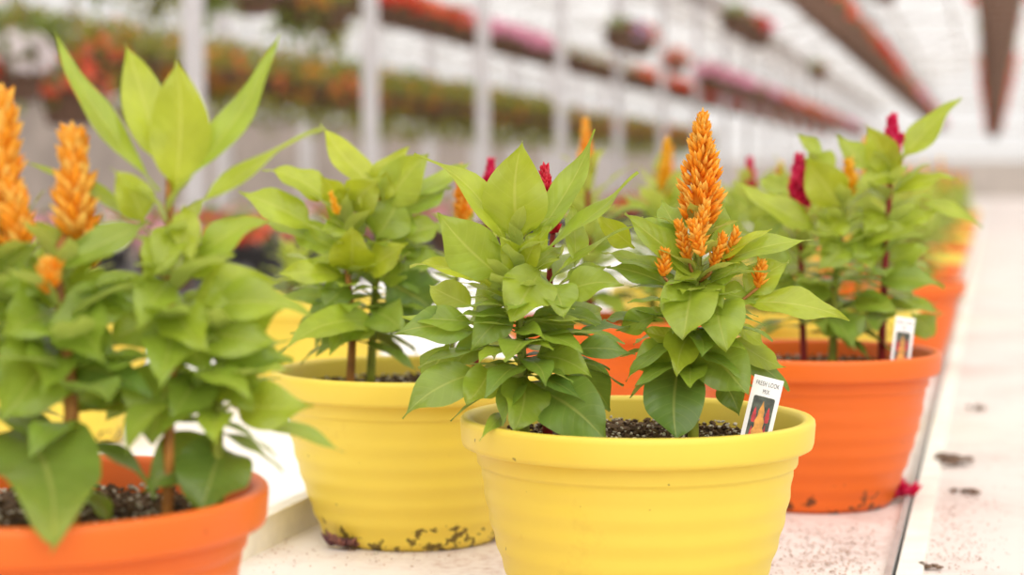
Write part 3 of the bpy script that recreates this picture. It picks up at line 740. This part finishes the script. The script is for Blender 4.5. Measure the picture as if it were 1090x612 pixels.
# crumbs and fallen bits
rc=random.Random(31)
mb=MB()
for i in range(800):
    px,py=rc.gauss(880,50),rc.gauss(590,22)
    if px>940-.2*(612-py) or py<556 or px<820: continue
    p=on_bench(px,py); lump(mb,(p.x,p.y,BZ+.0018),rc.uniform(.0006,.0016),.5,.4,rc)
for (cx,cy,sx,sy,n) in ((1010,494,18,5,90),(1035,528,10,5,30),(1006,555,26,16,240),(1022,588,24,14,200),(1045,436,9,4,20),(985,602,9,4,14),(300,590,24,12,50),(420,592,60,8,70)):
    for i in range(n):
        p=on_bench(rc.gauss(cx,sx),rc.gauss(cy,sy)); lump(mb,(p.x,p.y,BZ+.0018),rc.uniform(.0005,.0013),.5,.4,rc)
tag(mb.build('spilled_soil',M['crumb'],None,(0,0,BZ),False),'fine potting soil crumbs spilled on the white benches','soil crumbs',None,'stuff')
for (px,py,w,hh,lb) in ((q0,q1,q2*1.5,q3*1.5,q4) for q0,q1,q2,q3,q4 in ((1012,494,.017,.006,'largest dark soil clod on the right bench'),(1036,527,.007,.004,'round soil clod on the right bench nearer the picture edge'),(1014,525,.004,.003,'tiny soil clod beside the round one on the right bench'),(990,606,.006,.003,'soil clod on the right bench nearest the lens'),(1042,437,.010,.004,'faint brown soil clod farthest back on the right bench'))):
    p=on_bench(px,py); m1=MB(); r2=random.Random(int(px))
    for k in range(9): lump(m1,(r2.gauss(0,w*.5),r2.gauss(0,w*.45),hh*.75),w*r2.uniform(.22,.42),1.3*hh/w,.35,r2)
    o=m1.build('soil_clod',M['clod'],None,None,True); o.location=(p.x,p.y,BZ); tag(o,lb,'soil clod','soil clods on the right bench')
# fallen magenta floret by the orange pot, wilted floret at the yellow pot
def floret(px,py,mat,label,name,n,r,seed):
    p=on_bench(px,py); q=random.Random(seed); m1=MB()
    for i in range(n):
        a=q.uniform(0,6.28); rr_=q.uniform(0,r*.6); dd=Vector((math.cos(a),math.sin(a),q.uniform(.2,1.3))).normalized()
        spikelet(m1,Vector((rr_*math.cos(a)*1.3,rr_*math.sin(a)*.7,r*.25)),dd,r*q.uniform(.5,.9),r*.16,q.uniform(.2,.8))
    o=m1.build(name,M[mat]); o.location=(p.x,p.y,BZ); tag(o,label,'fallen flower'); return o
M['wilted']=plume_material('wilted plume',lin(96,58,62),lin(150,104,112),lin(200,150,130))
floret(948,533,'plume_magenta','fallen magenta floret at the foot of the tagged orange pot','fallen_floret',70,.024,1)
floret(365,584,'wilted','wilted brownish purple floret at the foot of the soil-splashed yellow pot','wilted_floret',44,.016,2)
for i,(px,py,r) in enumerate(((352,578,.004),(346,566,.003),(358,570,.004),(372,586,.003),(400,590,.0028),(505,578,.004))):
    m1=MB(); r2=random.Random(90+i); p=on_bench(px,py)
    for k in range(4): lump(m1,(r2.gauss(0,r*.5),r2.gauss(0,r*.4),r*.4),r*r2.uniform(.4,.8),.8,.3,r2)
    o=m1.build('soil_clod',M['perlite' if i in (4,5) else 'clod']); o.location=(p.x,p.y,BZ)
    tag(o,'%s crumb at the foot of the soil-splashed yellow pot'%('white perlite' if i in (4,5) else 'brown soil'),'soil clod','crumbs at the foot of the yellow pot')

# ------------------------------------------------------------------ the greenhouse
def struct(o): o['kind']='structure'; return o
mb=MB(); box(mb,(-12,-8,-.1),(9,64,0)); struct(mb.build('floor',M['concrete'],None,(0,0,0),False))
GZ=3.5; RZ=5.0
def sheet(name,a,b,c,d_,mat):
    a,b,c,d_=map(Vector,(a,b,c,d_)); n=(b-a).cross(d_-a).normalized()*.012
    m1=MB(); m1.add([a,b,c,d_,a+n,b+n,c+n,d_+n],[(0,3,2,1),(4,5,6,7),(0,1,5,4),(1,2,6,5),(2,3,7,6),(3,0,4,7)])
    return struct(m1.build(name,M[mat],None,(0,0,0),False))
BX=[-11.0,-3.6,3.8,9.0]
for a,b in ((-11.0,-3.6),(-3.6,3.8)):
    r=(a+b)/2
    sheet('ceiling',(a,-8,GZ),(r,-8,RZ),(r,63,RZ),(a,63,GZ),'glazing')
    sheet('ceiling',(r,-8,RZ),(b,-8,GZ),(b,63,GZ),(r,63,RZ),'glazing')
    for y in range(0,64,4):
        m1=MB(); tube(m1,[(a,y,GZ-.03),(r,y,RZ-.06),(b,y,GZ-.03)],.03,.03,6); tube(m1,[(a,y,GZ-.05),(b,y,GZ-.05)],.025,.025,6)
        tube(m1,[((a+r)/2,y,GZ-.05),((a+r)/2,y,(GZ+RZ)/2-.06)],.018,.018,6); tube(m1,[((b+r)/2,y,GZ-.05),((b+r)/2,y,(GZ+RZ)/2-.06)],.018,.018,6)
        struct(m1.build('trim_1',M['truss'],None,(0,0,0)))
    for f in (.25,.5,.75):
        for q in ((a,r),(b,r)):
            x=q[0]+(q[1]-q[0])*f; z=GZ+(RZ-GZ)*f-.08
            m1=MB(); box(m1,(x-.03,-8,z-.05),(x+.03,63,z)); struct(m1.build('trim_2',M['truss'],None,(0,0,0),False))
for x in (-3.6,3.8):
    m1=MB(); box(m1,(x-.14,-8,GZ-.10),(x+.14,63,GZ+.02)); struct(m1.build('trim_3',M['truss'],None,(0,0,0),False))
mb=MB(); box(mb,(-11.1,-8,0),(-11.0,63,2.1)); struct(mb.build('wall_left',M['curtain'],None,(0,0,0),False))
sheet('window_1',(-11.02,-8,2.1),(-11.02,63,2.1),(-11.02,63,GZ),(-11.02,-8,GZ),'glazing')
sheet('window_2',(3.9,-8,0),(3.9,63,0),(3.9,63,GZ),(3.9,-8,GZ),'glazing')
for z in (2.1,2.6,3.05,3.45):
    m1=MB(); box(m1,(-11.0,-8,z-.03),(-10.94,63,z+.03)); struct(m1.build('trim_4',M['truss'],None,(0,0,0),False))
mb=MB(); box(mb,(-11.1,63,0),(3.95,63.1,1.7)); struct(mb.build('wall_back',M['endwall'],None,(0,0,0),False))
sheet('window_3',(-11.1,63,1.7),(3.95,63,1.7),(3.95,63,5.2),(-11.1,63,5.2),'glazing')
for z in (2.0,2.7,3.5):
    m1=MB(); box(m1,(-11,62.9,z-.05),(3.9,62.99,z+.05)); struct(m1.build('trim_5',M['truss'],None,(0,0,0),False))
# posts under the gutter
for k in range(-1,22):
    Y=8.14+2.57*k
    root=empty('support_post',(-3.6,Y,0)); tag(root,'white steel post in the row left of the benches','post','white posts under the gutter')
    m1=MB(); w=.038; box(m1,(-w,-w,.012),(w,w,GZ-.1)); m1.build('shaft',M['post'],root,None,False)
    m1=MB(); box(m1,(-.11,-.11,0),(.11,.11,.012)); m1.build('base_plate',M['post'],root,None,False)
    if k==0: root['label']='nearest white steel post, behind the tall plant of the corner pot'
    if k==1: root['label']='second white steel post, rising behind the soil-splashed yellow pot'
for k in range(9):
    root=empty('support_post',(-7.3,17.2+2.33*k,0)); tag(root,'pale thick post far behind the low row of baskets','post','pale posts far behind the low baskets')
    m1=MB(); w=.065; box(m1,(-w,-w,.012),(w,w,GZ+.02)); m1.build('shaft',M['post'],root,None,False)
    m1=MB(); box(m1,(-.12,-.12,0),(.12,.12,.012)); m1.build('base_plate',M['post'],root,None,False)
# left display bench with small flowering pots
bench(-3.45,-2.25,5.0,30,'grey','grey display bench with small flowering pots on the left before the row of posts',False,False)

def flower_ball(seed, R, n, petal, leafmat, nl, trail=0.0, leafsize=.06):
    r=random.Random(seed); f=MB(); 
    for i in range(nl):
        az=r.uniform(0,6.28); el=math.asin(r.uniform(-.25-trail,1.0) if True else 0) if True else 0
        d=Vector((math.cos(az)*math.cos(el),math.sin(az)*math.cos(el),math.sin(el)))
        b=d*R*r.uniform(.3,.9); b.z=b.z*.75 - (trail*R*r.uniform(0,1.2) if d.z<.2 else 0)
        dd=(d+Vector((r.uniform(-.5,.5),r.uniform(-.5,.5),r.uniform(-.6,.4)))).normalized()
        leaf(f,b,b+dd*leafsize*r.uniform(.7,1.3),leafsize*.55,Vector((0,0,1))+d*.5,.1,.15,r.uniform(0,1),.4,.05,r,4,2)
    p=MB()
    for i in range(n):
        az=r.uniform(0,6.28); z=r.uniform(-.15-trail*.5,1); q=math.sqrt(max(0,1-z*z))
        d=Vector((math.cos(az)*q,math.sin(az)*q,z)); c=d*R*r.uniform(.88,1.08); c.z*=.78
        u,w=frame_of(d); rad=R*.15*r.uniform(.8,1.3); vs=[c+d*rad*.2]; fs=[]
        for k in range(10):
            a=2*PI*k/10; rr_=rad*(1.15 if k%2 else .7); vs.append(c+(u*math.cos(a)+w*math.sin(a))*rr_+d*rad*.45)
        for k in range(10): fs.append((0,1+k,1+(k+1)%10))
        p.add(vs,fs,None,r.uniform(.2,.8))
    return f,p
def basket_mesh():
    m1=MB(); lathe(m1,[(0,0),(.085,0),(.105,.004),(.112,.012),(.148,.165),(.156,.168),(.158,.185),(.150,.187),(.146,.17),(.0,.16)],20); return m1
def hanger_mesh(h):
    m1=MB()
    for k in range(3):
        a=2*PI*k/3+.3; tube(m1,[(.15*math.cos(a),.15*math.sin(a),.18),(.012*math.cos(a),.012*math.sin(a),.18+h)],.0022,.0022,4)
    tube(m1,[(.010,0,.18+h),(0,0,.20+h),(-.015,0,.222+h),(-.015,0,.242+h),(0,0,.2525+h),(.015,0,.242+h),(.014,0,.224+h)],.0022,.0022,5)
    return m1
PROTO={}
def basket_proto(key, petal, leafmat, n, R, nl, trail, seed, ls=.06):
    root=empty('hanging_basket',(0,0,-50))
    basket_mesh().build('basket',M['basket'],root); f,p=flower_ball(seed,R,n,petal,leafmat,nl,trail,ls)
    off=Vector((0,0,.17))
    for m_ in (f,p): m_.v=[tuple(Vector(v)+off) for v in m_.v]
    f.build('foliage',M[leafmat],root)
    if n: p.build('blossoms',M['petal_'+petal],root)
    hanger_mesh(.42).build('hanger',M['wire'],root); PROTO[key]=root
basket_proto('red','red','green_far',70,.19,90,.15,1)
basket_proto('coral','coral','green_far',80,.19,80,.15,2)
basket_proto('pink','pink','green_far',90,.20,70,.2,3)
basket_proto('white','white','green_far',80,.19,80,.1,4)
basket_proto('lilac','lilac','green_far',70,.19,90,.2,5)
basket_proto('green','red','green_far',5,.17,110,.15,6)
basket_proto('bare','coral','olive',6,.155,60,.1,7)
basket_proto('olive','orange','olive',9,.23,190,.75,8,.085)
basket_proto('olive_orange','orange','olive',26,.23,170,.75,9,.085)
basket_proto('leafy','orange','green_far',10,.24,190,.6,10,.085)
basket_proto('olive_coral','coral','olive',20,.23,170,.7,12,.085)
NM={'red':'red flowering','coral':'coral flowering','pink':'pink flowering','white':'white flowering','lilac':'lilac flowering','green':'leafy green','bare':'sparsely planted brown','olive':'trailing olive green','olive_orange':'orange flowering olive green','leafy':'bushy green','olive_coral':'coral flowering olive green'}
def hang(key,x,y,h,rowtxt,rng,sc=1.0):
    o=copy_tree(PROTO[key]); o.location=(x,y,CAM.z+h); az=rng.uniform(0,6.28); o.scale=(sc,sc,sc)
    for ch in o.children:
        if not ch.name.startswith('hanger'): ch.rotation_euler.z=az
    tag(o,'%s hanging basket in the %s'%(NM[key],rowtxt),'hanging basket','hanging baskets in the %s'%rowtxt); return o
def line_pipe(x,y0,y1,h,sc=1.0,txt=''):
    m1=MB(); z=CAM.z+h+(.235+.42)*sc; tube(m1,[(x,y0,z),(x,y1,z)],.008,.008,8)
    Y=math.ceil(y0/4)*4
    while Y<y1:
        tube(m1,[(x,Y+.02,z),(x,Y+.02,GZ-.04)],.004,.004,4); Y+=8
    o=m1.build('drip_line_pipe',M['truss'],None,(0,0,0)); tag(o,'thin grey pipe carrying the %s'%txt,'pipe')
rb=random.Random(77)
def row(x,y0,y1,h,step,pick,txt,sc=1.0,jit=.0):
    y=y0
    while y<y1:
        hang(pick(y),x,y,h,txt,rb,sc)
        y+=step*sc*(1+.006*(y-y0))
    line_pipe(x,y0-.5,y1+.5,h,sc,txt)
# straight ahead above the benches
row(.05,11.5,60,1.24,.5,lambda y: rb.choice(['bare','bare','green','red','coral'] if y<16 or y>22 else ['bare','bare','green']),'basket row straight overhead',1.2)
def p3(y):
    if 20<y<25.5: return 'red' if rb.random()<.8 else 'coral'
    return rb.choice(['bare','bare','bare','green','green','coral'] if y<30 else ['bare','green','coral','pink'])
row(-1.30,11.5,50,1.22,.5,p3,'basket row just left of overhead')
row(-1.22,16.5,22.5,2.02,.55,lambda y:rb.choice(['red','coral','red']),'upper tier of baskets just left of overhead',.95)
def p1(y):
    if y<15.3: return 'red'
    if y<17.2: return rb.choice(['red','coral'])
    if y<20.3: return 'pink'
    if y<21.2: return 'green'
    if y<26: return 'bare'
    if y<28.5: return 'coral'
    if y<33: return 'red'
    return rb.choice(['bare','coral','pink'])
row(-4.85,12.8,58,1.26,.45,p1,'long basket row left of the benches')
def p2(y): return 'pink' if y<25.5 else rb.choice(['pink','coral','bare','bare'])
row(-3.3,22.5,50,1.06,.5,p2,'middle basket row beyond the posts')
for (y,k,x) in ((17.2,'green',-3.36),(17.75,'lilac',-3.36),(18.3,'coral',-3.36)): hang(k,x,y,1.2,'short group of baskets left of the middle',rb)
line_pipe(-3.36,16.5,19,1.2,1,'short group of baskets left of the middle')
for (y,k,x) in ((18.2,'green',-2.42),(18.9,'bare',-2.42),(19.6,'red',-2.42),(20.2,'pink',-2.42),(27.2,'green',-2.42)): hang(k,x,y,1.40,'scattered baskets of the inner row',rb,.95)
line_pipe(-2.42,17.5,28,1.40,.95,'scattered baskets of the inner row')
for (y,k) in ((7.4,'leafy'),(8.1,'olive_coral'),(8.8,'leafy'),(9.5,'olive'),(10.2,'leafy'),(10.9,'pink'),(11.6,'leafy'),(12.3,'olive')): hang(k,-4.42,y,1.0,'high row at the upper left corner',rb)
line_pipe(-4.42,6.8,12.9,1.0,1,'high row at the upper left corner')
for (y,x,h,k) in ((7.2,-5.0,.45,'pink'),(7.95,-4.42,.36,'white'),(7.4,-4.42,.30,'red'),(8.5,-4.42,.26,'coral')): hang(k,x,y,h,'near left corner below the high row',rb)
for (y,k) in ((8.0,'leafy'),(8.65,'olive'),(9.3,'leafy'),(9.95,'olive_coral'),(10.6,'leafy'),(11.25,'olive')): hang(k,-6.15,y,.80,'second lush row behind on the left',rb)
hang('coral',-3.26,19.9,1.12,'lone place beside the posts',rb,.8); line_pipe(-3.26,19.3,20.5,1.12,.8,'lone basket beside the posts')
def pl(y):
    if y<10.2: return rb.choice(['leafy','leafy','olive_coral','leafy'])
    return rb.choice(['olive','olive','olive','olive_orange','olive_orange','olive_coral'])
row(-5.0,8.0,34,.52,.60,pl,'low row of lush baskets on the left',1.0,.05)
row(-6.15,11.95,26,.80,.54,lambda y:rb.choice(['leafy','olive','olive_coral','pink'] if y<11 else ['olive','leafy','olive']),'second lush row behind on the left',1.0,.06)
def del_tree(o):
    for ch in list(o.children): del_tree(ch)
    bpy.data.objects.remove(o)
for o in PROTO.values(): del_tree(o)

# small flowering pots on the display bench
def pot_proto(petal,seed,col):
    root=empty('flowering_pot',(0,0,-50)); m1=MB(); lathe(m1,[(0,0),(.045,0),(.05,.003),(.066,.095),(.071,.097),(.072,.112),(.067,.113),(.064,.10),(0,.098)],20)
    m1.build('pot',M[col],root); f,p=flower_ball(seed,.10,60,petal,'green_far',50,.0,.05); off=Vector((0,0,.135))
    for m_ in (f,p): m_.v=[tuple(Vector(v)+off) for v in m_.v]
    f.build('foliage',M['green_far'],root); p.build('blossoms',M['petal_'+petal],root); return root
PP={c:pot_proto(c,200+i,'basket' if i%2 else 'grey') for i,c in enumerate(['white','pink','red','magenta','coral'])}
Y=5.3; k=0
seq=['pink','white','magenta','red','white','pink','coral','red','white','white','red','pink','coral','white','magenta','pink']
while Y<17:
    for j,x in enumerate((-2.45,-2.85,-3.25)):
        c=seq[(k*3+j*5)%len(seq)]
        o=copy_tree(PP[c]); o.location=(x+rb.uniform(-.04,.04),Y+rb.uniform(-.05,.05),BZ); o.rotation_euler.z=rb.uniform(0,6.28)
        tag(o,'small pot of %s flowers on the grey display bench left of the aisle'%c,'flowering pot','flowering pots on the far left bench')
    Y+=.42; k+=1
for o in PP.values(): del_tree(o)

# ------------------------------------------------------------------ light, world, camera
w=bpy.data.worlds.new('overcast sky'); SC.world=w; w.use_nodes=True
nt=w.node_tree; nt.nodes.clear(); bg=N(nt,'ShaderNodeBackground'); wo=N(nt,'ShaderNodeOutputWorld'); L(nt,bg.outputs[0],wo.inputs[0])
bg.inputs[0].default_value=(1.0,.975,.955,1); bg.inputs[1].default_value=.98
sd=bpy.data.lights.new('sun','SUN'); sd.energy=3.7; sd.angle=math.radians(75); sd.color=(1,.95,.89)
so=bpy.data.objects.new('sun',sd); COL.objects.link(so); so.location=(2,-3,8)
so.rotation_euler=Vector((-.38,.62,-1.0)).to_track_quat('-Z','Y').to_euler()
cd=bpy.data.cameras.new('camera'); cam=bpy.data.objects.new('camera',cd); COL.objects.link(cam); SC.camera=cam
cam.matrix_world=Matrix.Translation(CAM)@Matrix(((RV.x,UV_.x,-FV.x,0),(RV.y,UV_.y,-FV.y,0),(RV.z,UV_.z,-FV.z,0),(0,0,0,1)))
cd.sensor_width=36; cd.lens=36*FPX/1090; cd.clip_end=300
cd.dof.use_dof=True; cd.dof.focus_distance=1.43; cd.dof.aperture_fstop=4.3
SC.view_settings.view_transform='Standard'; SC.view_settings.look='None'; SC.view_settings.gamma=1; SC.view_settings.exposure=0.2
SC.view_settings.use_curve_mapping=False
SC.cycles.use_denoising=True
SC.cycles.max_bounces=10; SC.cycles.transparent_max_bounces=12; SC.cycles.transmission_bounces=6; SC.cycles.diffuse_bounces=4
SC.cycles.sample_clamp_indirect=6
